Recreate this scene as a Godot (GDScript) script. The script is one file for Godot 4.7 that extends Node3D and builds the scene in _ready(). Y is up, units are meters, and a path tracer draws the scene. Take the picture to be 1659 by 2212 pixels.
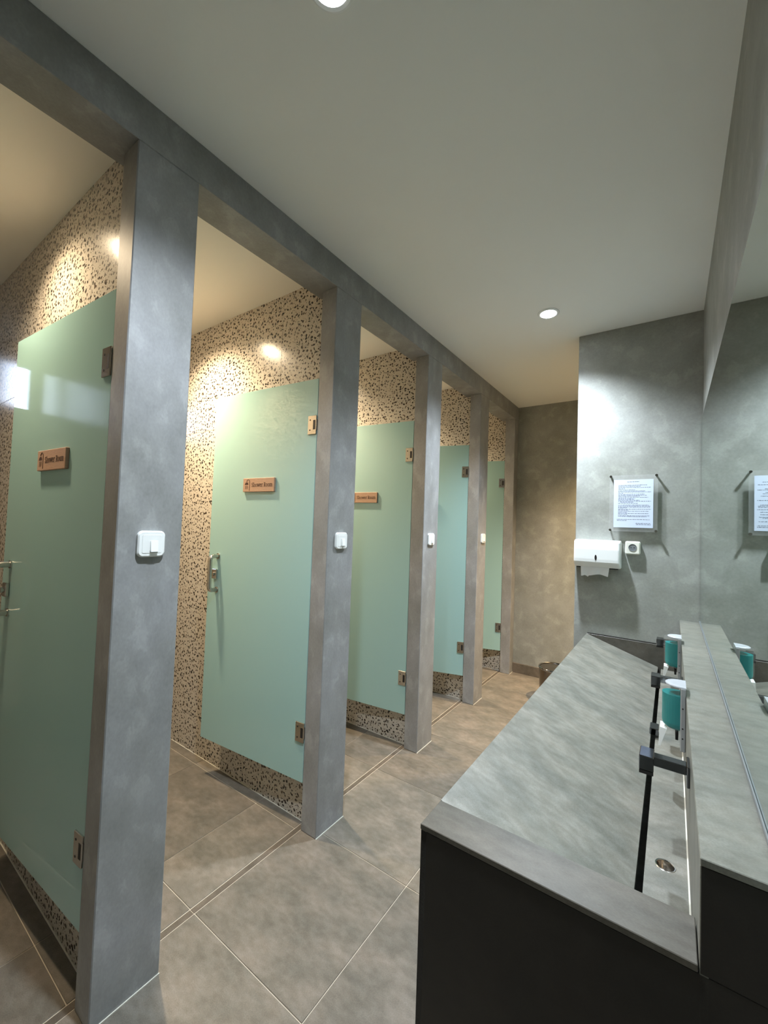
extends Node3D
# A shower room: five cubicles behind concrete pillars on the left, a stone basin counter under a mirror on the right.
# x to the right, y up, the corridor runs towards -z. Helper D(d) turns a distance along the corridor into z.

const XP := -1.382      # front plane of the pillars
const PT := 0.102       # depth of the pillars' side faces
const LT := 0.156       # depth of the beam
const YL := 2.680       # underside of the beam
const YC := 2.8235      # corridor ceiling
const YS := 2.79        # cubicle ceiling
const XB := -4.1        # rear wall of the cubicles
const XM := 0.134       # mirror face
const XR := 0.142       # right wall
const FAR := 4.362      # far wall
const DR := 2.934       # nook wall
const DN := 0.806       # near end of the counter
const XC := -0.451      # counter front
const XL := 0.040       # ledge front
const Y1 := 0.848       # counter top
const Y2 := 1.008       # ledge top
const PIL := [[-0.385, -0.185], [0.545, 0.744], [1.460, 1.656], [2.388, 2.588], [3.319, 3.508], [4.250, 4.362]]
const REC := 0.046      # how far the partitions sit behind the pillars' side faces

var M := {}
var T := {}
var used := {}
var rng := RandomNumberGenerator.new()

func _ready():
	rng.seed = 20240
	# ---------------------------------------------------------------- camera
	var cam := Camera3D.new()
	cam.name = "camera"
	var f := 880.52
	var yaw := deg_to_rad(34.4705)
	var pitch := deg_to_rad(1.9454)
	var roll := deg_to_rad(1.9606)
	var fwd := Vector3(-sin(yaw) * cos(pitch), sin(pitch), -cos(yaw) * cos(pitch))
	var right := Vector3(cos(yaw), 0, -sin(yaw))
	var up := right.cross(fwd)
	var r2 := right * cos(roll) + up * sin(roll)
	var u2 := up * cos(roll) - right * sin(roll)
	cam.transform = Transform3D(Basis(r2, u2, -fwd), Vector3(0, 1.5, 0))
	cam.projection = Camera3D.PROJECTION_FRUSTUM
	cam.keep_aspect = Camera3D.KEEP_HEIGHT
	cam.near = 0.05
	cam.far = 60.0
	cam.size = 2.0 * 0.05 * 1106.0 / f
	cam.frustum_offset = Vector2((829.5 - 848.28) / f * 0.05, 0.0003 / f * 0.05)
	add_child(cam)
	cam.current = true
	# ---------------------------------------------------------------- sky and exposure
	var we := WorldEnvironment.new()
	we.name = "environment"
	var env := Environment.new()
	env.background_mode = Environment.BG_SKY
	var sky := Sky.new()
	var sm := ProceduralSkyMaterial.new()
	sm.sky_top_color = Color(0.72, 0.80, 0.92)
	sm.sky_horizon_color = Color(0.88, 0.92, 0.97)
	sm.ground_bottom_color = Color(0.30, 0.30, 0.28)
	sm.ground_horizon_color = Color(0.50, 0.50, 0.48)
	sm.sky_energy_multiplier = 2.4
	sm.ground_energy_multiplier = 1.6
	sky.sky_material = sm
	env.sky = sky
	env.tonemap_mode = Environment.TONE_MAPPER_LINEAR
	env.tonemap_exposure = 1.72
	env.sdfgi_enabled = true
	env.ssao_enabled = true
	env.ssil_enabled = true
	we.environment = env
	add_child(we)
	# ---------------------------------------------------------------- the rest
	make_textures()
	make_materials()
	structure()
	lamps()
	doors()
	counter()
	wall_things()

func D(d: float) -> float:
	return -d

# ====================================================================== naming
func numbered(n: String) -> String:
	if not used.has(n):
		used[n] = 0
		return n
	used[n] += 1
	return "%s_%03d" % [n, used[n]]

func thing(called: String, label: String, category: String, at := Vector3.ZERO, group := "", kind := "") -> Node3D:
	var o := Node3D.new()
	o.name = numbered(called)
	add_child(o)
	o.position = at
	metas(o, label, category, group, kind)
	return o

func metas(o: Node, label: String, category: String, group := "", kind := ""):
	o.set_meta("label", label)
	o.set_meta("category", category)
	if group != "":
		o.set_meta("group", group)
	if kind != "":
		o.set_meta("kind", kind)

func obj(called: String, st: SurfaceTool, m: Material, parent: Node = null) -> MeshInstance3D:
	var o := MeshInstance3D.new()
	o.mesh = st.commit()
	o.material_override = null
	o.mesh.surface_set_material(0, m)
	o.cast_shadow = GeometryInstance3D.SHADOW_CASTING_SETTING_ON
	if parent == null:
		o.name = numbered(called)
		add_child(o)
	else:
		o.name = called
		parent.add_child(o, true)
	return o

func struct(called: String, st: SurfaceTool, m: Material, label := "", category := "") -> MeshInstance3D:
	var o := obj(called, st, m)
	o.set_meta("kind", "structure")
	if label != "":
		o.set_meta("label", label)
	if category != "":
		o.set_meta("category", category)
	return o

# ====================================================================== geometry
func ST() -> SurfaceTool:
	var st := SurfaceTool.new()
	st.begin(Mesh.PRIMITIVE_TRIANGLES)
	return st

func tri(st: SurfaceTool, a: Vector3, b: Vector3, c: Vector3, hint: Vector3):
	var n := (b - a).cross(c - a)
	if n.length_squared() < 1e-16:
		return
	n = n.normalized()
	if n.dot(hint) > 0:
		var t := b
		b = c
		c = t
	else:
		n = -n
	for v in [a, b, c]:
		st.set_normal(n)
		st.set_uv(Vector2(v.x, v.y))
		st.add_vertex(v)

func quad(st: SurfaceTool, a: Vector3, b: Vector3, c: Vector3, d: Vector3, hint: Vector3):
	tri(st, a, b, c, hint)
	tri(st, a, c, d, hint)

func stri(st: SurfaceTool, p: Array, n: Array):
	# smooth triangle with the normals given
	var g: Vector3 = (p[1] - p[0]).cross(p[2] - p[0])
	if g.length_squared() < 1e-18:
		return
	var order := [0, 2, 1] if g.dot(n[0] + n[1] + n[2]) > 0 else [0, 1, 2]
	for k in order:
		st.set_normal(n[k])
		st.set_uv(Vector2.ZERO)
		st.add_vertex(p[k])

func bbox(st: SurfaceTool, lo: Vector3, hi: Vector3, b := 0.0, xf := Transform3D()):
	# a box with chamfered edges
	var c := (lo + hi) * 0.5
	var h := (hi - lo) * 0.5
	b = minf(b, minf(h.x, minf(h.y, h.z)) * 0.98)
	var ax := [Vector3.RIGHT, Vector3.UP, Vector3.BACK]
	for i in 3:
		var j := (i + 1) % 3
		var k := (i + 2) % 3
		for s in [-1.0, 1.0]:
			var o: Vector3 = c + ax[i] * (h[i] * s)
			var u: Vector3 = ax[j] * (h[j] - b)
			var v: Vector3 = ax[k] * (h[k] - b)
			quad(st, xf * (o - u - v), xf * (o + u - v), xf * (o + u + v), xf * (o - u + v), xf.basis * (ax[i] * s))
	if b <= 0.0:
		return
	for i in 3:
		var j := (i + 1) % 3
		var k := (i + 2) % 3
		for s in [-1.0, 1.0]:
			for t in [-1.0, 1.0]:
				var e: Vector3 = ax[k] * (h[k] - b)
				var p: Vector3 = c + ax[i] * (h[i] * s) + ax[j] * ((h[j] - b) * t)
				var q: Vector3 = c + ax[i] * ((h[i] - b) * s) + ax[j] * (h[j] * t)
				quad(st, xf * (p - e), xf * (p + e), xf * (q + e), xf * (q - e), xf.basis * (ax[i] * s + ax[j] * t))
	for s in [-1.0, 1.0]:
		for t in [-1.0, 1.0]:
			for w in [-1.0, 1.0]:
				var n := Vector3(s, t, w)
				var p1 := c + Vector3(h.x * s, (h.y - b) * t, (h.z - b) * w)
				var p2 := c + Vector3((h.x - b) * s, h.y * t, (h.z - b) * w)
				var p3 := c + Vector3((h.x - b) * s, (h.y - b) * t, h.z * w)
				tri(st, xf * p1, xf * p2, xf * p3, xf.basis * n)

func box(x0: float, x1: float, y0: float, y1: float, d0: float, d1: float, b := 0.0) -> SurfaceTool:
	var st := ST()
	bbox(st, Vector3(x0, y0, -d1), Vector3(x1, y1, -d0), b)
	return st

func frame_of(dir: Vector3) -> Array:
	var w := dir.normalized()
	var a := Vector3.UP if absf(w.y) < 0.9 else Vector3.RIGHT
	var u := w.cross(a).normalized()
	return [u, w.cross(u).normalized(), w]

func rod(st: SurfaceTool, a: Vector3, b: Vector3, ra: float, rb: float, seg := 16, caps := true):
	var fr := frame_of(b - a)
	for i in seg:
		var t0 := TAU * i / seg
		var t1 := TAU * (i + 1) / seg
		var n0: Vector3 = fr[0] * cos(t0) + fr[1] * sin(t0)
		var n1: Vector3 = fr[0] * cos(t1) + fr[1] * sin(t1)
		stri(st, [a + n0 * ra, a + n1 * ra, b + n1 * rb], [n0, n1, n1])
		stri(st, [a + n0 * ra, b + n1 * rb, b + n0 * rb], [n0, n1, n0])
		if caps:
			tri(st, a, a + n0 * ra, a + n1 * ra, a - b)
			tri(st, b, b + n0 * rb, b + n1 * rb, b - a)

func tube(st: SurfaceTool, pts: Array, r: float, seg := 14):
	# a swept round bar with flat ends
	var rings := []
	var u := Vector3.ZERO
	for i in pts.size():
		var dir: Vector3
		if i == 0:
			dir = pts[1] - pts[0]
		elif i == pts.size() - 1:
			dir = pts[i] - pts[i - 1]
		else:
			dir = (pts[i + 1] - pts[i]).normalized() + (pts[i] - pts[i - 1]).normalized()
		dir = dir.normalized()
		if i == 0:
			u = frame_of(dir)[0]
		else:
			u = (u - dir * u.dot(dir)).normalized()
		var v := dir.cross(u)
		var ring := []
		for k in seg:
			var t := TAU * k / seg
			ring.append(u * cos(t) + v * sin(t))
		rings.append(ring)
	for i in pts.size() - 1:
		for k in seg:
			var l := (k + 1) % seg
			var a: Vector3 = rings[i][k]
			var b: Vector3 = rings[i][l]
			var c: Vector3 = rings[i + 1][l]
			var d: Vector3 = rings[i + 1][k]
			stri(st, [pts[i] + a * r, pts[i] + b * r, pts[i + 1] + c * r], [a, b, c])
			stri(st, [pts[i] + a * r, pts[i + 1] + c * r, pts[i + 1] + d * r], [a, c, d])
	var last := pts.size() - 1
	for k in seg:
		var l := (k + 1) % seg
		tri(st, pts[0], pts[0] + rings[0][k] * r, pts[0] + rings[0][l] * r, pts[0] - pts[1])
		tri(st, pts[last], pts[last] + rings[last][k] * r, pts[last] + rings[last][l] * r, pts[last] - pts[last - 1])

func lathe(st: SurfaceTool, prof: Array, seg := 32, xf := Transform3D()):
	# profile of (radius, height) pairs turned round the y axis, flat shaded along the profile, smooth around
	for i in prof.size() - 1:
		var p: Vector2 = prof[i]
		var q: Vector2 = prof[i + 1]
		var t := q - p
		if t.length() < 1e-7:
			continue
		var nn := Vector2(t.y, -t.x).normalized()
		for k in seg:
			var a0 := TAU * k / seg
			var a1 := TAU * (k + 1) / seg
			var c0 := Vector3(cos(a0), 0, sin(a0))
			var c1 := Vector3(cos(a1), 0, sin(a1))
			var n0 := xf.basis * (c0 * nn.x + Vector3.UP * nn.y)
			var n1 := xf.basis * (c1 * nn.x + Vector3.UP * nn.y)
			var A := xf * (c0 * p.x + Vector3.UP * p.y)
			var B := xf * (c1 * p.x + Vector3.UP * p.y)
			var C := xf * (c1 * q.x + Vector3.UP * q.y)
			var E := xf * (c0 * q.x + Vector3.UP * q.y)
			stri(st, [A, B, C], [n0, n1, n1])
			stri(st, [A, C, E], [n0, n1, n0])

func rrect(w: float, h: float, r: float, seg := 6) -> PackedVector2Array:
	var p := PackedVector2Array()
	for q in 4:
		var cx := (w / 2 - r) * (1.0 if q == 0 or q == 3 else -1.0)
		var cy := (h / 2 - r) * (1.0 if q < 2 else -1.0)
		for k in seg + 1:
			var a := PI / 2 * q + PI / 2 * k / seg
			p.append(Vector2(cx + r * cos(a), cy + r * sin(a)))
	return p

func prism(st: SurfaceTool, poly: PackedVector2Array, z0: float, z1: float, xf := Transform3D(), cham := 0.0):
	# polygon in the local xy plane, extruded from z0 to z1; the z1 end is chamfered
	var idx := Geometry2D.triangulate_polygon(poly)
	var cen := Vector2.ZERO
	for p in poly:
		cen += p
	cen /= poly.size()
	var inner := PackedVector2Array()
	if cham > 0.0:
		var off := Geometry2D.offset_polygon(poly, -cham, Geometry2D.JOIN_MITER)
		if off.size() and off[0].size() == poly.size():
			inner = off[0]
			# keep the pairing of corners
			var best := 0
			for k in inner.size():
				if inner[k].distance_to(poly[0]) < inner[best].distance_to(poly[0]):
					best = k
			var turned := PackedVector2Array()
			for k in inner.size():
				turned.append(inner[(best + k) % inner.size()])
			inner = turned
		else:
			for p in poly:
				var dd: Vector2 = p - cen
				inner.append(cen + dd * maxf(0.0, 1.0 - cham / maxf(dd.length(), 1e-6)))
	else:
		inner = poly
	var zc := z1 - cham * signf(z1 - z0)
	var s := signf(z1 - z0)
	for i in range(0, idx.size(), 3):
		var a := poly[idx[i]]
		var b := poly[idx[i + 1]]
		var c := poly[idx[i + 2]]
		tri(st, xf * Vector3(a.x, a.y, z0), xf * Vector3(b.x, b.y, z0), xf * Vector3(c.x, c.y, z0), xf.basis * Vector3(0, 0, -s))
		a = inner[idx[i]]
		b = inner[idx[i + 1]]
		c = inner[idx[i + 2]]
		tri(st, xf * Vector3(a.x, a.y, z1), xf * Vector3(b.x, b.y, z1), xf * Vector3(c.x, c.y, z1), xf.basis * Vector3(0, 0, s))
	var area := 0.0
	for i in poly.size():
		area += poly[i].cross(poly[(i + 1) % poly.size()])
	for i in poly.size():
		var j := (i + 1) % poly.size()
		var e := poly[j] - poly[i]
		var n2 := Vector2(e.y, -e.x) * signf(area)
		var n := xf.basis * Vector3(n2.x, n2.y, 0)
		quad(st, xf * Vector3(poly[i].x, poly[i].y, z0), xf * Vector3(poly[j].x, poly[j].y, z0), xf * Vector3(poly[j].x, poly[j].y, zc), xf * Vector3(poly[i].x, poly[i].y, zc), n)
		if cham > 0.0:
			quad(st, xf * Vector3(poly[i].x, poly[i].y, zc), xf * Vector3(poly[j].x, poly[j].y, zc), xf * Vector3(inner[j].x, inner[j].y, z1), xf * Vector3(inner[i].x, inner[i].y, z1), n.normalized() + xf.basis * Vector3(0, 0, s))

# ====================================================================== textures
func noise_bytes(size: int, freq: float, oct: int, seed_: int, kind := FastNoiseLite.TYPE_SIMPLEX_SMOOTH, warp := 0.0) -> PackedByteArray:
	var n := FastNoiseLite.new()
	n.seed = seed_
	n.noise_type = kind
	n.frequency = freq
	n.fractal_type = FastNoiseLite.FRACTAL_FBM
	n.fractal_octaves = oct
	if warp > 0.0:
		n.domain_warp_enabled = true
		n.domain_warp_amplitude = warp
		n.domain_warp_frequency = freq * 1.5
	var im := n.get_seamless_image(size, size, false, false, 0.15, true)
	im.convert(Image.FORMAT_L8)
	return im.get_data()

func tex(data: PackedByteArray, w: int, h: int) -> ImageTexture:
	return ImageTexture.create_from_image(Image.create_from_data(w, h, false, Image.FORMAT_RGB8, data))

func make_textures():
	var S := 512
	# trowelled microcement: clouds, smears and a fine grain
	var a := noise_bytes(S, 0.006, 4, 3, FastNoiseLite.TYPE_SIMPLEX_SMOOTH, 40.0)
	var b := noise_bytes(S, 0.022, 4, 8, FastNoiseLite.TYPE_SIMPLEX_SMOOTH, 30.0)
	var c := noise_bytes(S, 0.16, 2, 5)
	var e := noise_bytes(S, 0.35, 1, 9)
	var out := PackedByteArray()
	out.resize(S * S * 3)
	for i in S * S:
		var v := 0.84 + 0.11 * (a[i] / 255.0 - 0.5) + 0.10 * (b[i] / 255.0 - 0.5) + 0.05 * (c[i] / 255.0 - 0.5) + 0.03 * (e[i] / 255.0 - 0.5)
		var smear := smoothstep(0.62, 0.78, b[i] / 255.0) * 0.035
		v = clampf(v + smear, 0.0, 1.0)
		out[i * 3] = int(255 * v)
		out[i * 3 + 1] = int(255 * clampf(v * 1.0, 0, 1))
		out[i * 3 + 2] = int(255 * clampf(v * (0.985 + 0.03 * (a[i] / 255.0 - 0.5)), 0, 1))
	T.cement = tex(out, S, S)
	# stone tile: soft veins along one direction, clouds and a sandy grain
	S = 1024
	a = noise_bytes(S, 0.005, 4, 21, FastNoiseLite.TYPE_SIMPLEX_SMOOTH, 40.0)
	b = noise_bytes(S, 0.022, 5, 22, FastNoiseLite.TYPE_SIMPLEX_SMOOTH, 15.0)
	c = noise_bytes(S, 0.20, 3, 23)
	out = PackedByteArray()
	out.resize(S * S * 3)
	for i in S * S:
		var t: float = b[i] / 255.0 - 0.5
		var u: float = a[i] / 255.0 - 0.5
		var v := clampf(0.82 + 0.19 * u + 0.15 * t + 0.15 * (c[i] / 255.0 - 0.5), 0.0, 1.0)
		out[i * 3] = int(255 * clampf(v * (1.0 + 0.03 * u), 0, 1))
		out[i * 3 + 1] = int(255 * clampf(v * (0.985 + 0.02 * t), 0, 1))
		out[i * 3 + 2] = int(255 * clampf(v * (0.965 + 0.05 * t), 0, 1))
	T.stone = tex(out, S, S)
	S = 512
	# terrazzo: dark chips of stone in a pale matrix
	S = 1024
	out = PackedByteArray()
	out.resize(S * S * 3)
	a = noise_bytes(512, 0.05, 3, 41)
	for y in S:
		for x in S:
			var v: float = 0.93 + 0.08 * (a[(y >> 1) * 512 + (x >> 1)] / 255.0 - 0.5)
			var i := (y * S + x) * 3
			out[i] = int(255 * v)
			out[i + 1] = int(248 * v)
			out[i + 2] = int(236 * v)
	var tones := [Color8(52, 44, 40), Color8(64, 54, 48), Color8(40, 35, 33), Color8(56, 47, 41), Color8(96, 80, 66), Color8(126, 108, 90)]
	# one large and one or two small chips in every cell of a jittered grid, so that they spread evenly
	var cells := 30
	for k in cells * cells * 3:
		var cell := k % (cells * cells)
		var big := k < cells * cells
		if big and rng.randf() < 0.10:
			continue
		var r := rng.randf_range(7.5, 14.0) if big else rng.randf_range(2.6, 5.2)
		var ang := rng.randf() * TAU
		var sq := rng.randf_range(0.40, 0.78)
		var cx := (cell % cells + rng.randf_range(0.05, 0.95)) * S / float(cells)
		var cy := (cell / cells + rng.randf_range(0.05, 0.95)) * S / float(cells)
		var col: Color = tones[rng.randi() % 5] if big else tones[rng.randi() % tones.size()]
		var lob := [rng.randf_range(0.75, 1.1), rng.randf_range(0.7, 1.1), rng.randf_range(0.75, 1.15), rng.randf_range(0.7, 1.1), rng.randf_range(0.8, 1.1)]
		var ca := cos(ang)
		var sa := sin(ang)
		var R := int(r) + 2
		for dy in range(-R, R + 1):
			for dx in range(-R, R + 1):
				var u := (dx * ca + dy * sa) / r
				var w := (-dx * sa + dy * ca) / (r * sq)
				var q := u * u + w * w
				if q > 1.4:
					continue
				var th := (atan2(w, u) / TAU + 0.5) * 5.0
				var i0 := int(th) % 5
				var edge: float = lerpf(lob[i0], lob[(i0 + 1) % 5], th - floorf(th))
				if q < edge * edge:
					var px := posmod(int(cx) + dx, S)
					var py := posmod(int(cy) + dy, S)
					var i := (py * S + px) * 3
					out[i] = int(col.r * 255)
					out[i + 1] = int(col.g * 255)
					out[i + 2] = int(col.b * 255)
	T.terrazzo = tex(out, S, S)
	# wood of the door signs
	S = 256
	a = noise_bytes(S, 0.03, 3, 51)
	out = PackedByteArray()
	out.resize(S * S * 3)
	for y in S:
		for x in S:
			var g := sin((y * 0.55) + 5.0 * (a[(y * S) + x] / 255.0)) * 0.5 + 0.5
			var v: float = 0.88 + 0.10 * g + 0.10 * (a[((y * 3) % S) * S + x] / 255.0 - 0.5)
			v = clampf(v, 0, 1)
			var i := (y * S + x) * 3
			out[i] = int(255 * v)
			out[i + 1] = int(255 * v * 0.98)
			out[i + 2] = int(255 * v * 0.95)
	T.wood = tex(out, S, S)
	# the printed notice: a heading, paragraphs too small to read, a sign-off
	var im := Image.create(512, 724, false, Image.FORMAT_RGB8)
	im.fill(Color8(246, 247, 250))
	# each row: start, end, height on the sheet, weight
	var rows := [[0.35, 0.66, 0.045, 2]]
	for q in [[0.12, 0.84, 0.115], [0.12, 0.68, 0.140], [0.12, 0.93, 0.165], [0.12, 0.30, 0.188], [0.12, 0.55, 0.212], [0.12, 0.80, 0.238], [0.12, 0.94, 0.258], [0.12, 0.24, 0.282], [0.12, 0.78, 0.305], [0.12, 0.84, 0.328], [0.12, 0.66, 0.345], [0.12, 0.87, 0.370], [0.12, 0.55, 0.392], [0.12, 0.52, 0.410], [0.12, 0.66, 0.432], [0.12, 0.94, 0.450], [0.17, 0.50, 0.470], [0.12, 0.62, 0.492], [0.12, 0.88, 0.530], [0.12, 0.94, 0.550], [0.12, 0.92, 0.572], [0.12, 0.34, 0.590], [0.12, 0.94, 0.615], [0.12, 0.38, 0.635], [0.12, 0.90, 0.660], [0.12, 0.36, 0.680], [0.12, 0.88, 0.705], [0.12, 0.36, 0.725], [0.12, 0.90, 0.750], [0.12, 0.84, 0.768], [0.09, 0.92, 0.830], [0.09, 0.34, 0.850]]:
		rows.append([q[0], q[1], q[2], 1])
	rows.append([0.57, 0.94, 0.905, 3])
	rows.append([0.58, 0.94, 0.932, 3])
	for q in rows:
		var x: float = q[0] * 512
		var yy := int(q[2] * 724)
		while x < q[1] * 512:
			var word := rng.randf_range(10, 34)
			var stop := minf(x + word, q[1] * 512)
			var k := x
			while k < stop:
				# strokes of letters: x-height bars with ascenders now and then
				var tall := 3 if rng.randf() < 0.25 else 0
				var ink := Color8(44, 47, 56) if q[3] == 1 else Color8(26, 28, 34)
				im.fill_rect(Rect2i(int(k), yy - tall, 3, 7 + tall), ink)
				if rng.randf() < 0.6:
					im.fill_rect(Rect2i(int(k), yy + (0 if rng.randf() < 0.5 else 5), 4, 2), ink)
				k += 4.2
			x = stop + 7
	T.notice = ImageTexture.create_from_image(im)

# ====================================================================== materials
func mat(n: String, col: Color, rough := 0.6, metal := 0.0) -> StandardMaterial3D:
	var m := StandardMaterial3D.new()
	m.resource_name = n
	m.albedo_color = col
	m.roughness = rough
	m.metallic = metal
	M[n] = m
	return m

func wrapped(m: StandardMaterial3D, t: Texture2D, scale: Vector3, offset := Vector3.ZERO) -> StandardMaterial3D:
	m.albedo_texture = t
	m.uv1_triplanar = true
	m.uv1_world_triplanar = true
	m.uv1_triplanar_sharpness = 8.0
	m.uv1_scale = scale
	m.uv1_offset = offset
	return m

func bumped(m: StandardMaterial3D, t: Texture2D, cm: float) -> StandardMaterial3D:
	m.heightmap_enabled = true
	m.heightmap_texture = t
	m.heightmap_scale = cm
	return m

func make_materials():
	wrapped(mat("cement", Color8(174, 176, 171), 0.55), T.cement, Vector3(0.55, 0.55, 0.55))
	wrapped(mat("cement_pillar", Color8(168, 169, 171), 0.52), T.cement, Vector3(0.9, 0.55, 0.9), Vector3(0.3, 0.1, 0.7))
	mat("plaster", Color8(243, 244, 240), 0.75)
	mat("plaster_showers", Color8(246, 244, 236), 0.75)
	wrapped(mat("terrazzo", Color8(206, 204, 200), 0.21), T.terrazzo, Vector3(1.45, 1.45, 1.45))
	for k in 4:
		var tone: float = 1.0 + [0.0, -0.05, 0.04, -0.02][k]
		var m := wrapped(mat("floor_%d" % k, Color(0.525 * tone, 0.506 * tone, 0.470 * tone), 0.42), T.stone, Vector3(0.75, 0.9, 1.35), Vector3(0.31 * k, 0.17 * k, 0.43 * k))
		m.detail_enabled = false
	for k in 2:
		wrapped(mat("counter_%d" % k, Color8(138, 140, 133), 0.42), T.stone, Vector3(0.9, 0.9, 1.6), Vector3(0.11 + 0.37 * k, 0.2, 0.23 + 0.3 * k))
	wrapped(mat("shaded_end_stone", Color8(38, 35, 30), 0.5), T.stone, Vector3(0.9, 0.9, 0.9))  # the counter's grey stone with the near end's shade put into the colour
	wrapped(mat("dimmed_rim_stone", Color8(98, 95, 87), 0.45), T.stone, Vector3(0.7, 0.9, 1.9), Vector3(0.5, 0.2, 0.1))  # counter stone; the rim's lack of mirror light is put into its colour
	wrapped(mat("strip", Color8(112, 104, 94), 0.5), T.stone, Vector3(0.9, 0.9, 0.9))
	mat("grout", Color8(186, 178, 162), 0.8)
	mat("dark_grout", Color8(44, 42, 38), 0.8)
	mat("sealant", Color8(206, 204, 192), 0.4)
	wrapped(mat("skirting", Color8(126, 118, 106), 0.5), T.stone, Vector3(0.7, 0.7, 0.7))
	mat("mirror", Color(0.76, 0.82, 0.79), 0.015, 1.0)
	mat("glass_edge", Color8(120, 160, 140), 0.12)
	var g := mat("frosted", Color8(166, 204, 202), 0.03)
	g.metallic_specular = 0.70
	g.backlight_enabled = true
	g.backlight = Color(0.38, 0.50, 0.48)
	mat("chrome", Color(0.66, 0.67, 0.68), 0.08, 1.0)
	mat("tap_chrome", Color(0.46, 0.47, 0.49), 0.07, 1.0)
	mat("steel", Color(0.78, 0.76, 0.73), 0.20, 1.0)
	mat("dark_slot", Color8(24, 22, 20), 0.6)
	mat("bin_steel", Color(0.52, 0.49, 0.46), 0.22, 1.0)
	mat("white_plastic", Color8(236, 238, 236), 0.30)
	mat("lid_plastic", Color8(168, 172, 178), 0.25)
	mat("ivory_plastic", Color8(228, 226, 214), 0.35)
	mat("socket_grey", Color8(116, 120, 122), 0.4)
	mat("grey_plastic", Color8(170, 172, 172), 0.4)
	mat("silver_plastic", Color8(160, 163, 165), 0.35, 0.4)
	wrapped(mat("wood", Color8(192, 160, 138), 0.5), T.wood, Vector3(3.0, 9.0, 3.0))
	mat("burnt", Color8(62, 34, 20), 0.7)
	mat("paper", Color8(236, 240, 246), 0.8)
	var n := mat("notice", Color(0.80, 0.835, 0.90), 0.7)
	n.albedo_texture = T.notice
	mat("tissue", Color8(222, 222, 222), 0.95)
	var ac := mat("acrylic", Color(1, 1, 1, 0.06), 0.03)
	ac.transparency = BaseMaterial3D.TRANSPARENCY_ALPHA
	var pane := mat("pane", Color(1, 1, 1, 0.05), 0.02)
	pane.transparency = BaseMaterial3D.TRANSPARENCY_ALPHA
	var cl := mat("clear_plastic", Color(1, 1, 1, 0.03), 0.04)
	cl.metallic_specular = 0.25
	cl.transparency = BaseMaterial3D.TRANSPARENCY_ALPHA
	var lq := mat("soap", Color(0.0, 0.46, 0.46), 0.25)
	lq.metallic_specular = 0.25
	lq.backlight_enabled = true
	lq.backlight = Color(0.05, 0.45, 0.45)
	mat("aluminium", Color8(232, 234, 236), 0.35)
	for q in [["glow_cool", Color(0.95, 0.98, 1.0), 45.0], ["glow_warm", Color(1.0, 0.90, 0.74), 16.0]]:
		var e := mat(q[0], q[1], 0.5)
		e.emission_enabled = true
		e.emission = q[1]
		e.emission_energy_multiplier = q[2]

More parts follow.
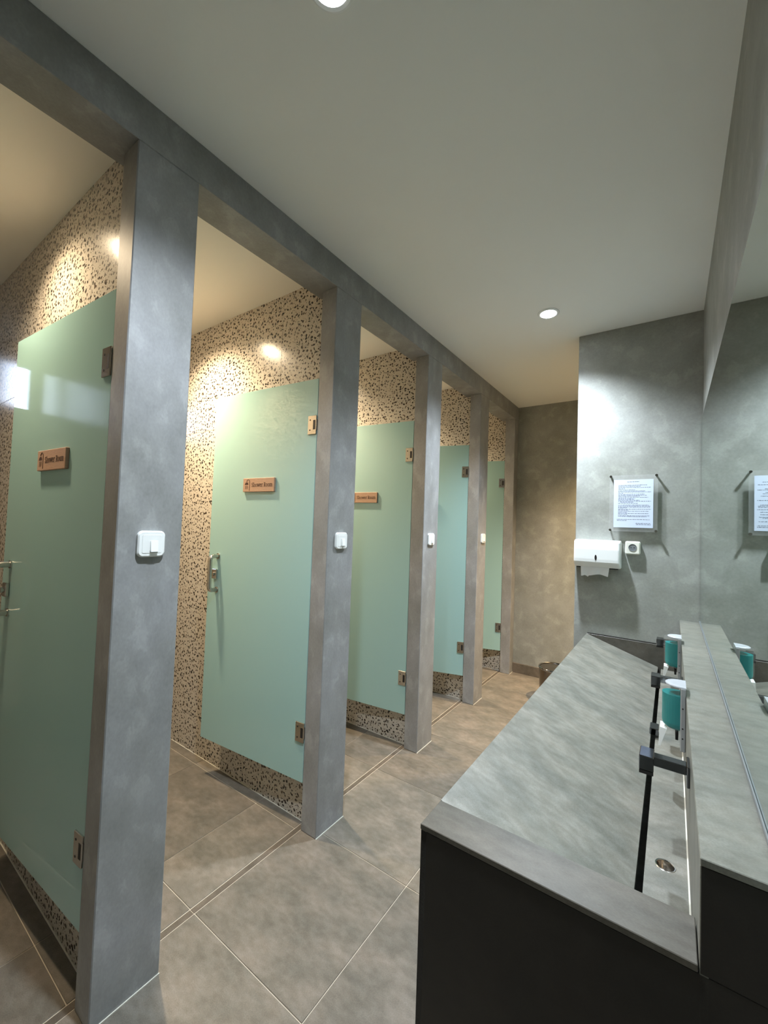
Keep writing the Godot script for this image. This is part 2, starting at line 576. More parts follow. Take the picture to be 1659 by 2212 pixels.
# ====================================================================== the room
func structure():
	floor_and_tiles()
	# ceilings
	struct("ceiling", box(XP - LT - 0.02, 1.3, YC, YC + 0.15, -1.1, FAR + 0.12), M.plaster, "pale grey painted ceiling over the corridor", "ceiling")
	struct("ceiling_showers", box(XB - 0.15, XP - LT + 0.002, YS, YC + 0.15, -1.1, FAR + 0.12), M.plaster_showers, "warm lit ceiling inside the shower cubicles", "ceiling")
	# beam over the pillars
	struct("trim_1", box(XP - LT, XP, YL, YC, -1.0, FAR, 0.002), M.cement_pillar, "grey cement beam running over the pillars below the ceiling", "beam")
	# pillars
	var said := ["grey cement pillar beside the camera at the first opening", "widest grey cement pillar, with the largest light switch in view", "second grey cement pillar from the front, its switch beside the shower sign", "third grey cement pillar from the front, narrow and pale", "fourth grey cement pillar from the front, brownish", "half pillar of brownish cement in the far corner"]
	for i in PIL.size():
		var p = PIL[i]
		var o := obj("pillar", box(XP - PT, XP, 0.0, YL, p[0], p[1], 0.003), M.cement_pillar)
		metas(o, said[i], "pillar", "cement pillars between the shower cubicles", "structure")
		obj("sealant_bead", box(XP, XP + 0.003, 0.0, 0.003, p[0], p[1]), M.sealant, o)
	# partitions of terrazzo panels
	var told := ["terrazzo partition of the first cubicle on the camera side", "terrazzo partition behind the large front glass door", "terrazzo partition behind the second glass door, with a warm lamp glint", "terrazzo partition behind the third glass door", "terrazzo partition behind the fourth glass door", "terrazzo end wall behind the farthest glass door"]
	for i in PIL.size():
		var p = PIL[i]
		var d0: float = p[0] + REC
		var d1: float = p[1] - REC
		if i == 0:
			d0 = -1.0
		if i == PIL.size() - 1:
			d1 = FAR + 0.12
		partition(told[i], d0, d1, i != 0, i != PIL.size() - 1)
	rear_wall()
	# corridor walls
	struct("wall_back", box(XP - LT, 1.3, 0.0, YC, FAR, FAR + 0.12), M.cement, "brown lit far wall at the end of the corridor", "wall")
	var sk := thing("baseboard_back", "dark stone skirting along the foot of the far wall", "skirting", Vector3.ZERO, "", "structure")
	var x := XP
	while x < 0.9:
		obj("skirting_tile", box(x + 0.001, minf(x + 0.585, 0.9), 0.0, 0.10, FAR - 0.012, FAR, 0.002), M.skirting, sk)
		x += 0.588
	struct("wall_nook", box(-0.531, 0.30, 0.0, YC, DR, DR + 0.14, 0.003), M.cement, "grey cement wall carrying the notice and towel dispenser", "wall")
	struct("wall_right", box(XR, XR + 0.16, 0.0, YC, -1.0, DR), M.cement, "grey cement wall above the long mirror", "wall")
	struct("wall_alcove", box(0.9, 1.04, 0.0, YC, DR + 0.14, FAR), M.cement, "cement wall hidden round the corner", "wall")
	struct("wall_alcove_front", box(0.30, 1.04, 0.0, YC, DR, DR + 0.14), M.cement, "cement wall behind the mirror wall", "wall")
	struct("wall_front", box(XP - LT, XR + 0.16, 0.0, YC, -1.12, -1.0), M.cement, "cement wall behind the camera", "wall")
	struct("wall_front_left", box(XP - PT, XP, 0.0, YL, -1.0, PIL[0][0]), M.cement, "cement wall left of the camera", "wall")

func partition(label: String, d0: float, d1: float, near_face: bool, far_face: bool):
	# the near face looks at the camera (d0), the far face away from it (d1)
	var o := thing("partition_wall", label, "partition", Vector3.ZERO, "terrazzo partitions between cubicles", "structure")
	var t := 0.012
	var e0 := d0 + (t if near_face else 0.0)
	var e1 := d1 - (t if far_face else 0.0)
	obj("core", box(XB, XP - PT, 0.0, YS, e0, e1), M.grout, o)
	if near_face:
		obj("sealant_bead", box(XB, XP - PT, 0.0, 0.003, d0 - 0.003, d0), M.sealant, o)
	var xs := [XP - PT, -1.834, -2.434, -3.034, -3.634, XB]
	var ys := [0.0, 0.885, 2.085, YS]
	var j := 0.0006
	for a in xs.size() - 1:
		for b in ys.size() - 1:
			if near_face:
				obj("terrazzo_panel", box(xs[a + 1] + j, xs[a] - (j if a else 0.0), ys[b] + j, ys[b + 1] - j, d0, e0 + 0.0005, 0.0006), M.terrazzo, o)
			if far_face:
				obj("terrazzo_panel", box(xs[a + 1] + j, xs[a] - (j if a else 0.0), ys[b] + j, ys[b + 1] - j, e1 - 0.0005, d1, 0.0006), M.terrazzo, o)

func rear_wall():
	# terrazzo wall at the back of the cubicles with one high window each
	var o := thing("wall_left", "terrazzo rear wall of the cubicles with high windows", "wall", Vector3.ZERO, "", "structure")
	var w := 0.14
	obj("lower_wall", box(XB - w, XB, 0.0, 2.28, -1.0, FAR + 0.12), M.terrazzo, o)
	obj("upper_wall", box(XB - w, XB, 2.68, YC, -1.0, FAR + 0.12), M.terrazzo, o)
	var last := -1.0
	for i in 5:
		var a: float = PIL[i][1] - REC + 0.012
		var b: float = a + 0.56
		obj("pier", box(XB - w, XB, 2.28, 2.68, last, a), M.terrazzo, o)
		last = b
		var said := ["high white window over the first shower, mirrored in the front glass door", "high window of the second shower cubicle", "high window of the third shower cubicle", "high window of the fourth shower cubicle", "high window of the farthest shower cubicle"]
		var n := thing("window_%d" % (i + 1), said[i], "window", Vector3.ZERO, "high shower windows", "structure")
		var st := ST()
		var f := 0.035
		for q in [[2.28, 2.28 + f, a, b], [2.68 - f, 2.68, a, b], [2.28 + f, 2.68 - f, a, a + f], [2.28 + f, 2.68 - f, b - f, b], [2.28 + f, 2.68 - f, a + 0.15, a + 0.15 + f]]:
			bbox(st, Vector3(XB - 0.09, q[0], -q[3]), Vector3(XB - 0.03, q[1], -q[2]), 0.002)
		obj("frame", st, M.aluminium, n)
		obj("pane", box(XB - 0.063, XB - 0.057, 2.28 + f, 2.68 - f, a + f, a + 0.15), M.pane, n)
		obj("pane", box(XB - 0.063, XB - 0.057, 2.28 + f, 2.68 - f, a + 0.15 + f, b - f), M.pane, n)
	obj("pier", box(XB - w, XB, 2.28, 2.68, last, FAR + 0.12), M.terrazzo, o)

func floor_and_tiles():
	var o := thing("floor", "brown grey stone tile floor with pale joints", "floor", Vector3.ZERO, "", "structure")
	obj("joint_bed", box(XB - 0.14, 1.3, -0.12, -0.0025, -1.12, FAR + 0.12), M.grout, o)
	var g := 0.0015
	var k := 0
	var ds := []
	var d := 0.925 - 0.583 * 4
	while d < FAR + 0.6:
		ds.append(d)
		d += 0.583
	# corridor
	var xs := [-1.487, -0.902, -0.317, 0.268, 0.9]
	for a in xs.size() - 1:
		for b in ds.size() - 1:
			var d0: float = maxf(ds[b], -1.0)
			var d1: float = minf(ds[b + 1], FAR)
			if d1 - d0 < 0.02:
				continue
			if xs[a] > 0.2 and d1 < DR:
				continue
			k += 1
			obj("floor_tile", box(xs[a] + g, xs[a + 1] - g, -0.012, 0.0, d0 + g, d1 - g, 0.0012), M["floor_%d" % (k * 7 % 4)], o)
	# the narrow strip that runs behind the pillars
	for b in ds.size() - 1:
		var d0: float = maxf(ds[b], -1.0)
		var d1: float = minf(ds[b + 1], FAR)
		if d1 - d0 > 0.02:
			obj("strip_tile", box(-1.517 + 0.002, -1.487 - 0.002, -0.012, -0.0012, d0, d1 - g, 0.001), M.strip, o)
	# cubicles: whole and cut tiles, and the narrow cut row at the foot of each far partition
	var cx := [-1.517, -1.817, -2.402, -2.987, -3.572, XB]
	for i in 5:
		var c0: float = PIL[i][1] - REC
		var c1: float = PIL[i + 1][0] + REC
		var cut := c1 - 0.055
		var rows := [c0]
		for q in ds:
			if q > c0 + 0.04 and q < cut - 0.04:
				rows.append(q)
		rows.append(cut)
		rows.append(c1)
		for a in cx.size() - 1:
			for b in rows.size() - 1:
				k += 1
				obj("floor_tile", box(cx[a + 1] + g, cx[a] - g, -0.012, 0.0, rows[b] + g, rows[b + 1] - g, 0.0012), M["floor_%d" % (k * 5 % 4)], o)

# ====================================================================== lamps
func downlight(at: Vector3, cool: bool, energy: float, label: String, group: String, col: Color, angle := 72.0):
	var t := thing("downlight", label, "lamp", at, group)
	var st := ST()
	lathe(st, [Vector2(0.046, 0.0), Vector2(0.047, -0.006), Vector2(0.056, -0.007), Vector2(0.062, -0.004), Vector2(0.063, 0.0)], 36)
	obj("trim_ring", st, M.white_plastic, t)
	st = ST()
	lathe(st, [Vector2(0.0, -0.0035), Vector2(0.046, -0.0035)], 36)
	obj("glowing_lens", st, M.glow_cool if cool else M.glow_warm, t)
	var l := SpotLight3D.new()
	l.name = "light"
	l.position = Vector3(0, -0.012, 0)
	l.rotation = Vector3(-PI / 2, 0, 0)
	l.light_color = col
	l.light_energy = energy
	l.light_size = 0.04
	l.spot_range = 12.0
	l.spot_attenuation = 2.0
	l.spot_angle = angle
	l.spot_angle_attenuation = 1.0
	l.shadow_enabled = true
	t.add_child(l)

func lamps():
	var cool := Color(0.91, 0.955, 1.0)
	var warm := Color(1.0, 0.90, 0.755)
	downlight(Vector3(-0.70, YC, D(0.672)), true, 3.8, "round white downlight at the top edge over the front pillar", "corridor downlights", cool, 64.0)
	downlight(Vector3(-0.632, YC, D(2.52)), true, 5.5, "round white downlight on the ceiling before the notice wall", "corridor downlights", cool, 64.0)
	downlight(Vector3(-0.05, YC, D(3.68)), false, 9.0, "warm downlight hidden round the corner by the far wall", "warm downlights", Color(1.0, 0.85, 0.64), 58.0)
	var cx := [-2.15, -2.45, -2.45, -2.45, -2.45]
	var said := ["warm downlight in the first shower cubicle", "warm downlight in the second shower cubicle", "warm downlight in the third shower cubicle", "warm downlight in the fourth shower cubicle", "warm downlight in the farthest shower cubicle"]
	for i in 5:
		var c: float = (PIL[i][1] + PIL[i + 1][0]) * 0.5
		if i == 0:
			c += 0.12
		downlight(Vector3(cx[i], YS, D(c)), false, 1.75 if i == 0 else 4.0, said[i], "warm downlights", warm)

# ====================================================================== glass doors
func sign_shapes(t: Node3D, xf: Transform3D):
	# a small wooden board with a shower icon and lettering; local x runs to the free edge's opposite, z towards the viewer
	var st := ST()
	bbox(st, Vector3(-0.122, -0.038, 0.0), Vector3(0.122, 0.038, 0.012), 0.0015, xf)
	var bd := obj("sign_board", st, M.wood, t)
	st = ST()
	var z := 0.0122
	# icon: bent pipe, shower rose and falling water
	var pipe := [Vector3(-0.068, -0.031, z), Vector3(-0.068, 0.018, z)]
	for k in 9:
		var a := PI * k / 8.0
		pipe.append(Vector3(-0.080 + 0.012 * cos(a), 0.018 + 0.012 * sin(a), z))
	for k in pipe.size():
		pipe[k] = xf * pipe[k]
	tube(st, pipe, 0.0013, 6)
	var rose := PackedVector2Array()
	for k in 9:
		var a := PI * k / 8.0
		rose.append(Vector2(-0.092 + 0.0145 * cos(a), 0.002 + 0.013 * sin(a)))
	prism(st, rose, 0.0119, 0.0127, xf)
	for k in 4:
		var x := -0.101 + k * 0.006
		bbox(st, Vector3(x - 0.0008, -0.024 + 0.003 * (k % 2), 0.0119), Vector3(x + 0.0008, -0.004, 0.0125), 0.0, xf)
	obj("shower_icon", st, M.burnt, bd)
	var tm := TextMesh.new()
	tm.text = "Shower Room"
	var fnt := SystemFont.new()
	fnt.font_names = PackedStringArray(["Droid Serif"])
	fnt.font_weight = 400
	tm.font = fnt
	tm.font_size = 32
	tm.pixel_size = 0.0009
	tm.depth = 0.0008
	tm.material = M.burnt
	var o := MeshInstance3D.new()
	o.name = "lettering"
	o.mesh = tm
	var wide := tm.get_aabb().size.x
	var sc := 0.160 / maxf(wide, 0.01)
	o.transform = xf * Transform3D(Basis.from_scale(Vector3(sc, sc * 1.25, 1.0)), Vector3(0.029, 0.0, 0.0123))
	bd.add_child(o, true)

func doors():
	# hinged on the far pillar of each opening and swung into the cubicle
	var swing := [3.1, 4.3, 6.0, 15.0, 14.0]
	var wide := [0.845, 0.80, 0.80, 0.80, 0.80]
	var said := ["frosted green glass door nearest the camera, cut by the left edge", "frosted green glass door showing a whole handle and a whole wooden sign", "frosted green glass door half hidden behind the second pillar", "narrow bluish glass door, second from the far end", "narrowest glass door, farthest along the corridor"]
	for i in 5:
		var t := thing("shower_door", said[i], "door", Vector3(XP - PT - 0.002, 0.0, D(PIL[i + 1][0] + 0.007)), "frosted glass shower doors", "thing")
		# local -x runs from the hinge to the free edge, +z faces the camera
		t.rotation.y = deg_to_rad(swing[i])
		var w: float = wide[i]
		var st := ST()
		bbox(st, Vector3(-w, 0.222, -0.005), Vector3(-0.001, 2.236, 0.005), 0.0012)
		obj("glass_pane", st, M.frosted, t)
		for y in [1.998, 0.463]:
			st = ST()
			bbox(st, Vector3(-0.056, y - 0.048, 0.0052), Vector3(-0.0005, y + 0.048, 0.0115), 0.0012)
			bbox(st, Vector3(-0.056, y - 0.048, -0.0115), Vector3(-0.002, y + 0.048, -0.0052), 0.0012)
			bbox(st, Vector3(-0.006, y - 0.028, -0.0105), Vector3(0.0012, y + 0.028, 0.0105), 0.001)
			var h := obj("hinge", st, M.steel, t)
			st = ST()
			bbox(st, Vector3(-0.021, y - 0.024, 0.0113), Vector3(-0.006, y + 0.024, 0.0119), 0.0)
			obj("hinge_slot", st, M.dark_slot, h)
			for s in [-1, 1]:
				st = ST()
				rod(st, Vector3(-0.041, y + 0.026 * s, 0.0113), Vector3(-0.041, y + 0.026 * s, 0.0122), 0.004, 0.004, 10)
				obj("screw_head", st, M.dark_slot, h)
		# D handle on both faces
		for s in [-1.0, 1.0]:
			st = ST()
			var r := 0.022
			var reach := 0.058
			var pts := [Vector3(-w + 0.085, 1.288, 0.005 * s)]
			for k in 7:
				var a := PI / 2 * k / 6.0
				pts.append(Vector3(-w + 0.085, 1.288 - r + r * cos(a), (reach - r + r * sin(a)) * s))
			for k in 7:
				var a := PI / 2 * k / 6.0
				pts.append(Vector3(-w + 0.085, 1.092 + r - r * sin(a), (reach - r + r * cos(a)) * s))
			pts.append(Vector3(-w + 0.085, 1.092, 0.005 * s))
			tube(st, pts, 0.0122, 16)
			for y in [1.288, 1.092]:
				rod(st, Vector3(-w + 0.085, y, 0.005 * s), Vector3(-w + 0.085, y, 0.010 * s), 0.0165, 0.0165, 20)
			obj("handle", st, M.steel, t)
		st = ST()
		bbox(st, Vector3(-w + 0.050, 1.155, 0.0052), Vector3(-w + 0.088, 1.212, 0.019), 0.003)
		rod(st, Vector3(-w + 0.069, 1.1835, 0.018), Vector3(-w + 0.069, 1.1835, 0.030), 0.012, 0.011, 20)
		obj("latch", st, M.steel, t)
		sign_shapes(t, Transform3D(Basis(), Vector3(-0.394, 1.700, 0.005)))

# ====================================================================== counter
func counter():
	var t := thing("washbasin_counter", "long grey stone basin counter with a sloping top under the mirror", "counter", Vector3(0, 0, 0))
	var c0: Material = M.counter_0
	var c1: Material = M.counter_1
	var rim := 0.902
	var th := 0.012
	var xs := -0.062       # lower edge of the sloping slab
	var xf0 := -0.047      # trough floor begins here
	var ys := 0.718
	var yf := 0.709
	obj("front_panel", box(XC + 0.003, XC + 0.015, 0.0, Y1 - th - 0.001, DN + 0.002, DR - 0.001), c1, t)
	obj("end_panel", box(XC + 0.001, XM - 0.001, 0.0, Y1 - th - 0.001, DN + 0.002, DN + 0.014, 0.0008), M.shaded_end_stone, t)
	obj("end_lining", box(XC + 0.015, XL, 0.62, Y1 - th - 0.001, rim - th, rim), c1, t)
	obj("end_rim", box(XC, XL - 0.0015, Y1 - th, Y1, DN, rim, 0.0012), M.dimmed_rim_stone, t)
	# sloping slab
	var st := ST()
	var poly := PackedVector2Array([Vector2(XC, Y1), Vector2(xs, ys), Vector2(xs, ys - th), Vector2(XC, Y1 - th)])
	prism(st, poly, D(rim + 0.001), D(DR - th - 0.001), Transform3D(), 0.0)
	obj("sloping_slab", st, c0, t)
	# tile on the nook wall beside the slope
	obj("end_splash_tile", box(XC + 0.002, XL, 0.60, Y1, DR - th, DR - 0.0005, 0.001), M.dimmed_rim_stone, t)
	obj("joint_line", box(XC + 0.004, XL, Y1 + 0.0001, Y1 + 0.006, DR - th + 0.003, DR - 0.0005), M.dark_grout, t)
	# trough: channel bottom under the slot, floor with a drain hole
	obj("channel_bottom", box(XC + 0.02, XL, 0.585, 0.60, rim, DR - th), c1, t)
	var hx := -0.006
	var hd := 1.215
	var hr := 0.020
	var hw := 0.034
	st = ST()
	bbox(st, Vector3(xf0, yf - th, D(hd - hw)), Vector3(XL, yf, D(rim)), 0.0)
	bbox(st, Vector3(xf0, yf - th, D(DR - th)), Vector3(XL, yf, D(hd + hw)), 0.0)
	bbox(st, Vector3(xf0, yf - th, D(hd + hw)), Vector3(hx - hw, yf, D(hd - hw)), 0.0)
	bbox(st, Vector3(hx + hw, yf - th, D(hd + hw)), Vector3(XL, yf, D(hd - hw)), 0.0)
	var seg := 40
	for k in seg:
		var a0 := TAU * k / seg
		var a1 := TAU * (k + 1) / seg
		var p0 := Vector2(cos(a0), sin(a0))
		var p1 := Vector2(cos(a1), sin(a1))
		var q0 := p0 * (hw / maxf(absf(p0.x), absf(p0.y)))
		var q1 := p1 * (hw / maxf(absf(p1.x), absf(p1.y)))
		var c := Vector3(hx, yf, D(hd))
		quad(st, c + Vector3(p0.x * hr, 0, p0.y * hr), c + Vector3(p1.x * hr, 0, p1.y * hr), c + Vector3(q1.x, 0, q1.y), c + Vector3(q0.x, 0, q0.y), Vector3.UP)
		quad(st, c + Vector3(p0.x * hr, 0, p0.y * hr), c + Vector3(p1.x * hr, 0, p1.y * hr), c + Vector3(p1.x * hr, -0.03, p1.y * hr), c + Vector3(p0.x * hr, -0.03, p0.y * hr), -Vector3(p0.x, 0, p0.y))
	obj("trough_floor", st, c0, t)
	st = ST()
	lathe(st, [Vector2(0.0195, -0.03), Vector2(0.0175, -0.03), Vector2(0.0175, -0.001), Vector2(0.0185, 0.0006), Vector2(0.0205, 0.0008), Vector2(0.0215, 0.0)], 40, Transform3D(Basis(), Vector3(hx, yf, D(hd))))
	var dr := obj("drain_ring", st, M.steel, t)
	st = ST()
	lathe(st, [Vector2(0.0, -0.024), Vector2(0.006, -0.023), Vector2(0.0176, -0.024)], 32, Transform3D(Basis(), Vector3(hx, yf, D(hd))))
	obj("drain_grate", st, M.steel, dr)
	obj("sealant_bead", box(XL - 0.003, XL + 0.001, yf, yf + 0.0035, rim, DR - th), M.sealant, t)
	# raised ledge along the mirror
	obj("ledge_front", box(XL, XL + th, yf - th, Y2 - th - 0.0005, DN + 0.002, DR - 0.001, 0.0008), c0, t)
	obj("ledge_end", box(XL + 0.0015, XM - 0.001, Y1 - th, Y2 - th - 0.001, DN + 0.0015, DN + 0.013, 0.0006), M.shaded_end_stone, t)
	obj("ledge_top", box(XL, XM - 0.0014, Y2 - th, Y2, DN, DR - 0.001, 0.0012), c1, t)
	obj("ledge_bead", box(XM - 0.0014, XM - 0.0002, Y2 - th, Y2 + 0.0005, DN, DR - 0.001), M.sealant, t)
	# mirror
	var m := obj("wall_mirror", box(XM, XR, Y2 + 0.003, 2.172, -0.95, DR - 0.004, 0.0006), M.mirror)
	metas(m, "long frameless wall mirror above the basin counter", "mirror")
	var ch := obj("bottom_strip", box(XM - 0.0035, XM - 0.0003, Y2 + 0.0012, Y2 + 0.010, DN, DR - 0.005, 0.0005), M.socket_grey, m)  # grey strip that draws the dark line along the mirror's foot
	ch.name = "bottom_strip"
	faucets()
	dispensers()

func faucets():
	var said := ["square chrome tap nearest the camera over the basin slot", "square chrome tap between the two soap dispensers", "square chrome tap farthest along, beyond both dispensers"]
	for i in 3:
		var d: float = [1.238, 1.93, 2.615][i]
		var t := thing("wall_tap", said[i], "tap", Vector3(XL, 0.94, D(d)), "chrome basin taps")
		var st := ST()
		bbox(st, Vector3(-0.0065, -0.032, -0.030), Vector3(-0.0002, 0.016, 0.030), 0.0015)
		obj("wall_plate", st, M.tap_chrome, t)
		st = ST()
		bbox(st, Vector3(-0.075, -0.011, -0.014), Vector3(-0.006, 0.011, 0.014), 0.0015)
		obj("spout_arm", st, M.tap_chrome, t)
		st = ST()
		bbox(st, Vector3(-0.103, -0.022, -0.028), Vector3(-0.072, 0.013, 0.028), 0.0018)
		var hd := obj("spout_head", st, M.tap_chrome, t)
		st = ST()
		for s in [-1, 1]:
			bbox(st, Vector3(-0.1025, -0.030, 0.0255 * s - 0.002), Vector3(-0.0725, -0.022, 0.0255 * s + 0.002), 0.0)
		bbox(st, Vector3(-0.094, -0.025, -0.016), Vector3(-0.080, -0.0218, 0.016), 0.0)
		obj("aerator", st, M.dark_slot, hd)
	# a chrome block lying over the drain slot below the second tap
	var b := ST()
	bbox(b, Vector3(-0.066, 0.7200, D(1.985)), Vector3(-0.036, 0.7450, D(1.925)), 0.002)
	var stop := obj("slot_stopper", b, M.tap_chrome)
	metas(stop, "small chrome block lying over the drain slot below the dispenser", "stopper")

func dispensers():
	var said := ["wall soap dispenser with teal liquid nearest the camera", "wall soap dispenser with teal liquid farther along the ledge"]
	for i in 2:
		var d: float = [1.60, 2.33][i]
		var t := thing("soap_dispenser", said[i], "soap dispenser", Vector3(XL, 0.94, D(d)), "teal soap dispensers on the ledge")
		var st := ST()
		bbox(st, Vector3(-0.014, -0.100, -0.042), Vector3(-0.0003, 0.090, 0.042), 0.002)
		var bp := obj("back_plate", st, M.silver_plastic, t)
		for y in [0.03, -0.03, -0.06]:
			st = ST()
			rod(st, Vector3(-0.008, y, 0.0415), Vector3(-0.008, y, 0.0428), 0.0022, 0.0022, 10)
			obj("screw_head", st, M.dark_slot, bp)
		# reservoir: half oval in plan, tucked in at the bottom
		obj("liquid", oval([[-0.0435, 0.72], [-0.036, 0.90], [-0.026, 0.955], [0.062, 0.955]], 0.050, 0.038, -0.0142), M.soap, t)
		obj("reservoir", oval([[-0.048, 0.72], [-0.040, 0.92], [-0.028, 1.0], [0.088, 1.0]], 0.0525, 0.040, -0.014), M.clear_plastic, t)
		obj("lid", oval([[0.0885, 1.0], [0.0895, 1.03], [0.0925, 1.03], [0.0945, 0.97], [0.0955, 0.8]], 0.0525, 0.040, 0.0), M.lid_plastic, t)
		# push lever below the reservoir and the nozzle behind it
		st = ST()
		var poly := PackedVector2Array([Vector2(-0.048, -0.0485), Vector2(-0.066, -0.046), Vector2(-0.070, -0.104), Vector2(-0.065, -0.105)])
		prism(st, poly, -0.026, 0.026, Transform3D(), 0.0)
		obj("push_lever", st, M.white_plastic, t)
		st = ST()
		rod(st, Vector3(-0.022, -0.0485, 0), Vector3(-0.022, -0.083, 0), 0.005, 0.004, 14)
		obj("nozzle", st, M.dark_slot, t)

func oval(levels: Array, reach: float, half: float, x0: float) -> SurfaceTool:
	# a half oval (flat at the back, bulging towards -x) lofted through (height, scale) levels
	var st := ST()
	var n := 18
	var ring := []
	for k in n + 1:
		var a := PI * k / n
		ring.append(Vector2(pow(sin(a), 0.75), cos(a)))
	var P := []
	for l in levels:
		var r := []
		for q in ring:
			r.append(Vector3(x0 - reach * l[1] * q.x, l[0], half * minf(l[1], 1.02) * q.y))
		P.append(r)
	for i in levels.size() - 1:
		for k in n:
			var hint := Vector3(-(ring[k].x + ring[k + 1].x) * 0.5 - 0.01, 0, (ring[k].y + ring[k + 1].y) * 0.5)
			quad(st, P[i][k], P[i][k + 1], P[i + 1][k + 1], P[i + 1][k], hint)
		quad(st, P[i][0], P[i][n], P[i + 1][n], P[i + 1][0], Vector3.RIGHT)
	var top := levels.size() - 1
	for k in n:
		tri(st, Vector3(x0, levels[0][0], 0), P[0][k], P[0][k + 1], Vector3.DOWN)
		tri(st, Vector3(x0, levels[top][0], 0), P[top][k], P[top][k + 1], Vector3.UP)
	return st

# ====================================================================== things on the walls, the bin
func wall_things():
	# light switches on the pillars, facing the corridor (+x)
	var said := ["largest white light switch, on the widest pillar in front", "white light switch on the second pillar from the front", "small white light switch on the third pillar from the front", "smallest light switch, on the fourth brownish pillar"]
	var dd := [0.6435, 1.5545, 2.485, 3.431]
	for i in 4:
		var t := thing("light_switch", said[i], "switch", Vector3(XP, 1.416, D(dd[i])), "white light switches on the pillars")
		t.rotation.y = PI / 2
		var st := ST()
		prism(st, rrect(0.083, 0.083, 0.016), 0.0, 0.0125, Transform3D(), 0.004)
		var pl := obj("plate", st, M.white_plastic, t)
		st = ST()
		prism(st, rrect(0.058, 0.058, 0.004), 0.0124, 0.0135, Transform3D(), 0.0005)
		obj("inner_frame", st, M.white_plastic, pl)
		st = ST()
		var xf := Transform3D(Basis(Vector3.RIGHT, deg_to_rad(-7.0)), Vector3(0.006, -0.008, 0.0150))
		bbox(st, Vector3(-0.0115, -0.018, -0.004), Vector3(0.0115, 0.018, 0.003), 0.001, xf)
		obj("rocker", st, M.white_plastic, t)
		st = ST()
		bbox(st, Vector3(-0.0065, -0.0275, 0.0134), Vector3(0.0185, -0.021, 0.0140), 0.0)
		obj("rocker_slot", st, M.grey_plastic, pl)
	# socket on the nook wall (+z faces the camera)
	var s := thing("power_socket", "white wall socket between towel dispenser and notice", "socket", Vector3(-0.199, 1.415, D(DR)))
	var st := ST()
	prism(st, rrect(0.080, 0.080, 0.010), 0.0, 0.032, Transform3D(), 0.006)
	obj("plate", st, M.ivory_plastic, s)
	st = ST()
	lathe(st, [Vector2(0.0225, 0.0), Vector2(0.0225, 0.0022), Vector2(0.0195, 0.0022), Vector2(0.0190, 0.0004), Vector2(0.0, 0.0004)], 32, Transform3D(Basis(Vector3.RIGHT, PI / 2), Vector3(0, 0.002, 0.0320)))
	var cup := obj("socket_cup", st, M.socket_grey, s)
	st = ST()
	for k in [-1, 1]:
		rod(st, Vector3(0.0085 * k, 0.002, 0.0322), Vector3(0.0085 * k, 0.002, 0.0330), 0.0028, 0.0028, 12)
	obj("pin_holes", st, M.dark_slot, cup)
	# paper towel dispenser
	var p := thing("towel_dispenser", "white plastic paper towel dispenser at the wall's left edge", "dispenser", Vector3(-0.392, 1.365, D(DR)))
	st = ST()
	towel_body(st)
	obj("cover", st, M.white_plastic, p)
	st = ST()
	var eye := PackedVector2Array()
	for k in 16:
		var a := TAU * k / 16
		eye.append(Vector2(0.0065 * cos(a) * (0.6 + 0.4 * absf(cos(a))), 0.018 * sin(a)))
	prism(st, eye, 0.0955, 0.0965, Transform3D(Basis(), Vector3(-0.002, -0.020, 0)), 0.0)
	obj("sight_slot", st, M.dark_slot, p)
	st = ST()
	bbox(st, Vector3(-0.118, -0.090, 0.012), Vector3(0.118, -0.0795, 0.052), 0.001)
	obj("outlet", st, M.dark_slot, p)
	# the towel hanging out of it
	st = ST()
	var nx := 24
	var ny := 6
	var w := []
	for yi in ny + 1:
		var row := []
		for xi in nx + 1:
			var u := xi / float(nx)
			var v := yi / float(ny)
			var lowest := 0.054 + 0.006 * sin(u * 7.0) + (0.010 if u < 0.28 else 0.0) * (0.5 + 0.5 * cos(u * 22.0))
			row.append(Vector3(-0.094 + 0.165 * u + 0.006 * v * (1 - 2 * u), -0.079 - v * lowest, 0.056 + 0.010 * v + 0.005 * sin(u * 13.0 + v * 2.0) * v))
		w.append(row)
	for yi in ny:
		for xi in nx:
			quad(st, w[yi][xi], w[yi][xi + 1], w[yi + 1][xi + 1], w[yi + 1][xi], Vector3.BACK)
			var o := Vector3(0, 0, -0.0012)
			quad(st, w[yi][xi] + o, w[yi][xi + 1] + o, w[yi + 1][xi + 1] + o, w[yi + 1][xi] + o, Vector3.FORWARD)
	var pt := obj("paper_towel", st, M.tissue)
	pt.position = Vector3(-0.392, 1.365, D(DR))
	metas(pt, "white paper towel hanging out of the dispenser", "paper towel")
	# acrylic holder on four pins, and the printed sheet in it
	var h := thing("notice_holder", "clear acrylic holder on four steel pins above the socket", "holder", Vector3(-0.201, 1.690, D(DR)))
	st = ST()
	bbox(st, Vector3(-0.129, -0.175, 0.028), Vector3(0.129, 0.175, 0.031), 0.0004)
	obj("acrylic_sheet", st, M.acrylic, h)
	for q in [Vector2(-1, -1), Vector2(1, -1), Vector2(1, 1), Vector2(-1, 1)]:
		st = ST()
		rod(st, Vector3(0.1215 * q.x, 0.1680 * q.y, 0.0), Vector3(0.1215 * q.x, 0.1680 * q.y, 0.036), 0.0055, 0.0055, 16)
		rod(st, Vector3(0.1215 * q.x, 0.1680 * q.y, 0.0315), Vector3(0.1215 * q.x, 0.1680 * q.y, 0.040), 0.0075, 0.0075, 16)
		obj("pin", st, M.steel, h)
	# the sheet has its own uv
	var sheet := SurfaceTool.new()
	sheet.begin(Mesh.PRIMITIVE_TRIANGLES)
	var a := Vector3(-0.105, -0.1485, 0.0008)
	var b := Vector3(0.105, 0.1485, 0.0008)
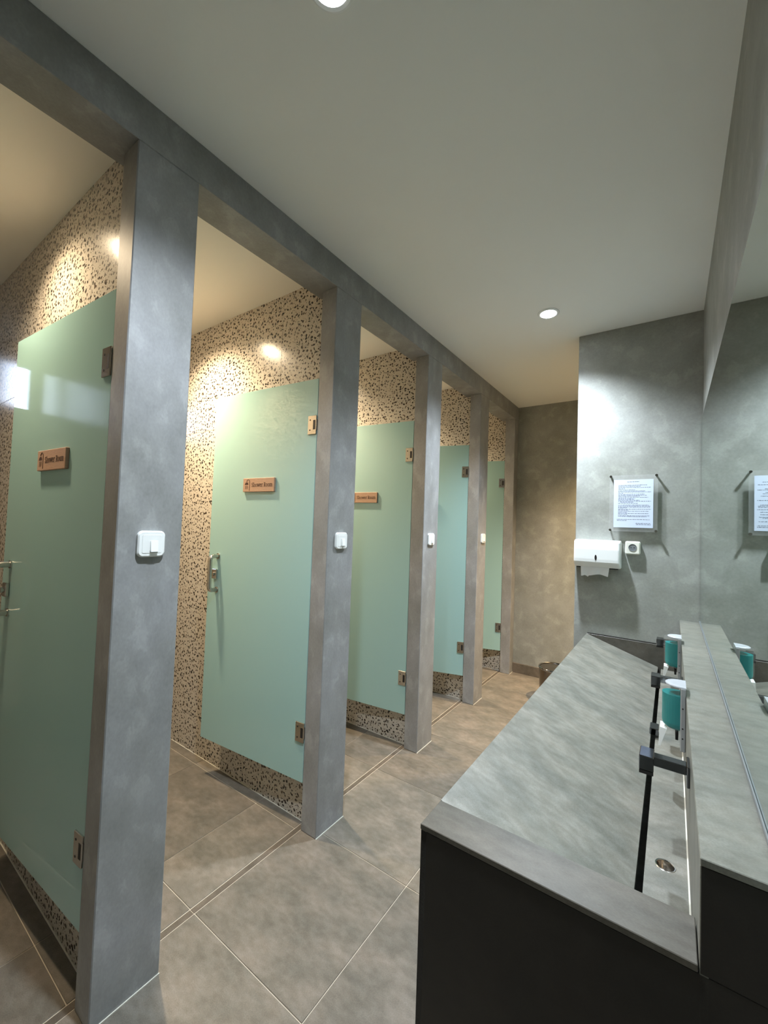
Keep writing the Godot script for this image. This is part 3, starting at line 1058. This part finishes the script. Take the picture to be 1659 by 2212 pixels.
	for v in [[a.x, a.y, 0, 1], [b.x, b.y, 1, 0], [b.x, a.y, 1, 1], [a.x, a.y, 0, 1], [a.x, b.y, 0, 0], [b.x, b.y, 1, 0]]:
		sheet.set_normal(Vector3.BACK)
		sheet.set_uv(Vector2(v[2], v[3]))
		sheet.add_vertex(Vector3(v[0], v[1], 0.0008))
	var nt := Node3D.new()
	nt.name = numbered("printed_notice")
	add_child(nt)
	nt.position = Vector3(-0.200, 1.688, D(DR) + 0.0312)
	metas(nt, "white printed notice sheet with small grey text", "notice")
	obj("printed_face", sheet, M.notice, nt)
	st = ST()
	bbox(st, Vector3(-0.105, -0.1485, 0.0001), Vector3(0.105, 0.1485, 0.0006), 0.0)
	obj("sheet", st, M.paper, nt)
	# waste bin behind the counter's far end
	var bn := thing("waste_bin", "round dark steel waste bin beyond the counter by the far wall", "bin", Vector3(-0.85, 0.0, D(3.85)))
	st = ST()
	lathe(st, [Vector2(0.0, 0.0), Vector2(0.115, 0.0), Vector2(0.118, 0.004), Vector2(0.128, 0.285)], 48)
	lathe(st, [Vector2(0.124, 0.285), Vector2(0.114, 0.01), Vector2(0.0, 0.01)], 48)
	obj("body", st, M.bin_steel, bn)
	st = ST()
	lathe(st, [Vector2(0.124, 0.283), Vector2(0.131, 0.284), Vector2(0.133, 0.290), Vector2(0.132, 0.298), Vector2(0.128, 0.302), Vector2(0.122, 0.298), Vector2(0.122, 0.285)], 48)
	obj("rim", st, M.chrome, bn)
	st = ST()
	lathe(st, [Vector2(0.1225, 0.286), Vector2(0.1225, 0.292), Vector2(0.118, 0.2935), Vector2(0.0, 0.297)], 48)
	lathe(st, [Vector2(0.0, 0.286), Vector2(0.1225, 0.286)], 48)
	obj("lid", st, M.bin_steel, bn)

func towel_body(st: SurfaceTool):
	# outline rounded at the top, cover bulging to the front and undercut at the bottom
	var W := 0.132
	var secs := []
	# (height, half width, depth at the front)
	for q in [[0.090, 0.124, 0.066], [0.086, 0.130, 0.080], [0.076, W, 0.090], [0.030, W, 0.095], [-0.030, W, 0.0955], [-0.048, W, 0.0945], [-0.056, W, 0.090], [-0.080, W, 0.064], [-0.083, W - 0.002, 0.060]]:
		var r := 0.014
		var pts := []
		var z: float = q[2]
		var hw: float = q[1]
		pts.append(Vector3(-hw, q[0], 0.0))
		for k in 7:
			var a := PI / 2 * k / 6.0
			pts.append(Vector3(-hw + r - r * cos(a), q[0], z - r + r * sin(a)))
		for k in 7:
			var a := PI / 2 * k / 6.0
			pts.append(Vector3(hw - r + r * sin(a), q[0], z - r + r * cos(a)))
		pts.append(Vector3(hw, q[0], 0.0))
		secs.append(pts)
	var n: int = secs[0].size()
	for i in secs.size() - 1:
		for k in n - 1:
			var m: Vector3 = (secs[i][k] + secs[i][k + 1] + secs[i + 1][k] + secs[i + 1][k + 1]) * 0.25
			var hint := Vector3(m.x * 0.6, 0.02 if i < 2 else 0.0, m.z - 0.02)
			if absf(m.x) < 0.115:
				hint = Vector3(0, 0.0, 1)
			quad(st, secs[i][k], secs[i][k + 1], secs[i + 1][k + 1], secs[i + 1][k], hint)
	for k in n - 1:
		var top := Vector3(0, 0.090, 0.0)
		tri(st, top, secs[0][k], secs[0][k + 1], Vector3.UP)
		var bot := Vector3(0, -0.083, 0.0)
		tri(st, bot, secs[secs.size() - 1][k], secs[secs.size() - 1][k + 1], Vector3.DOWN)
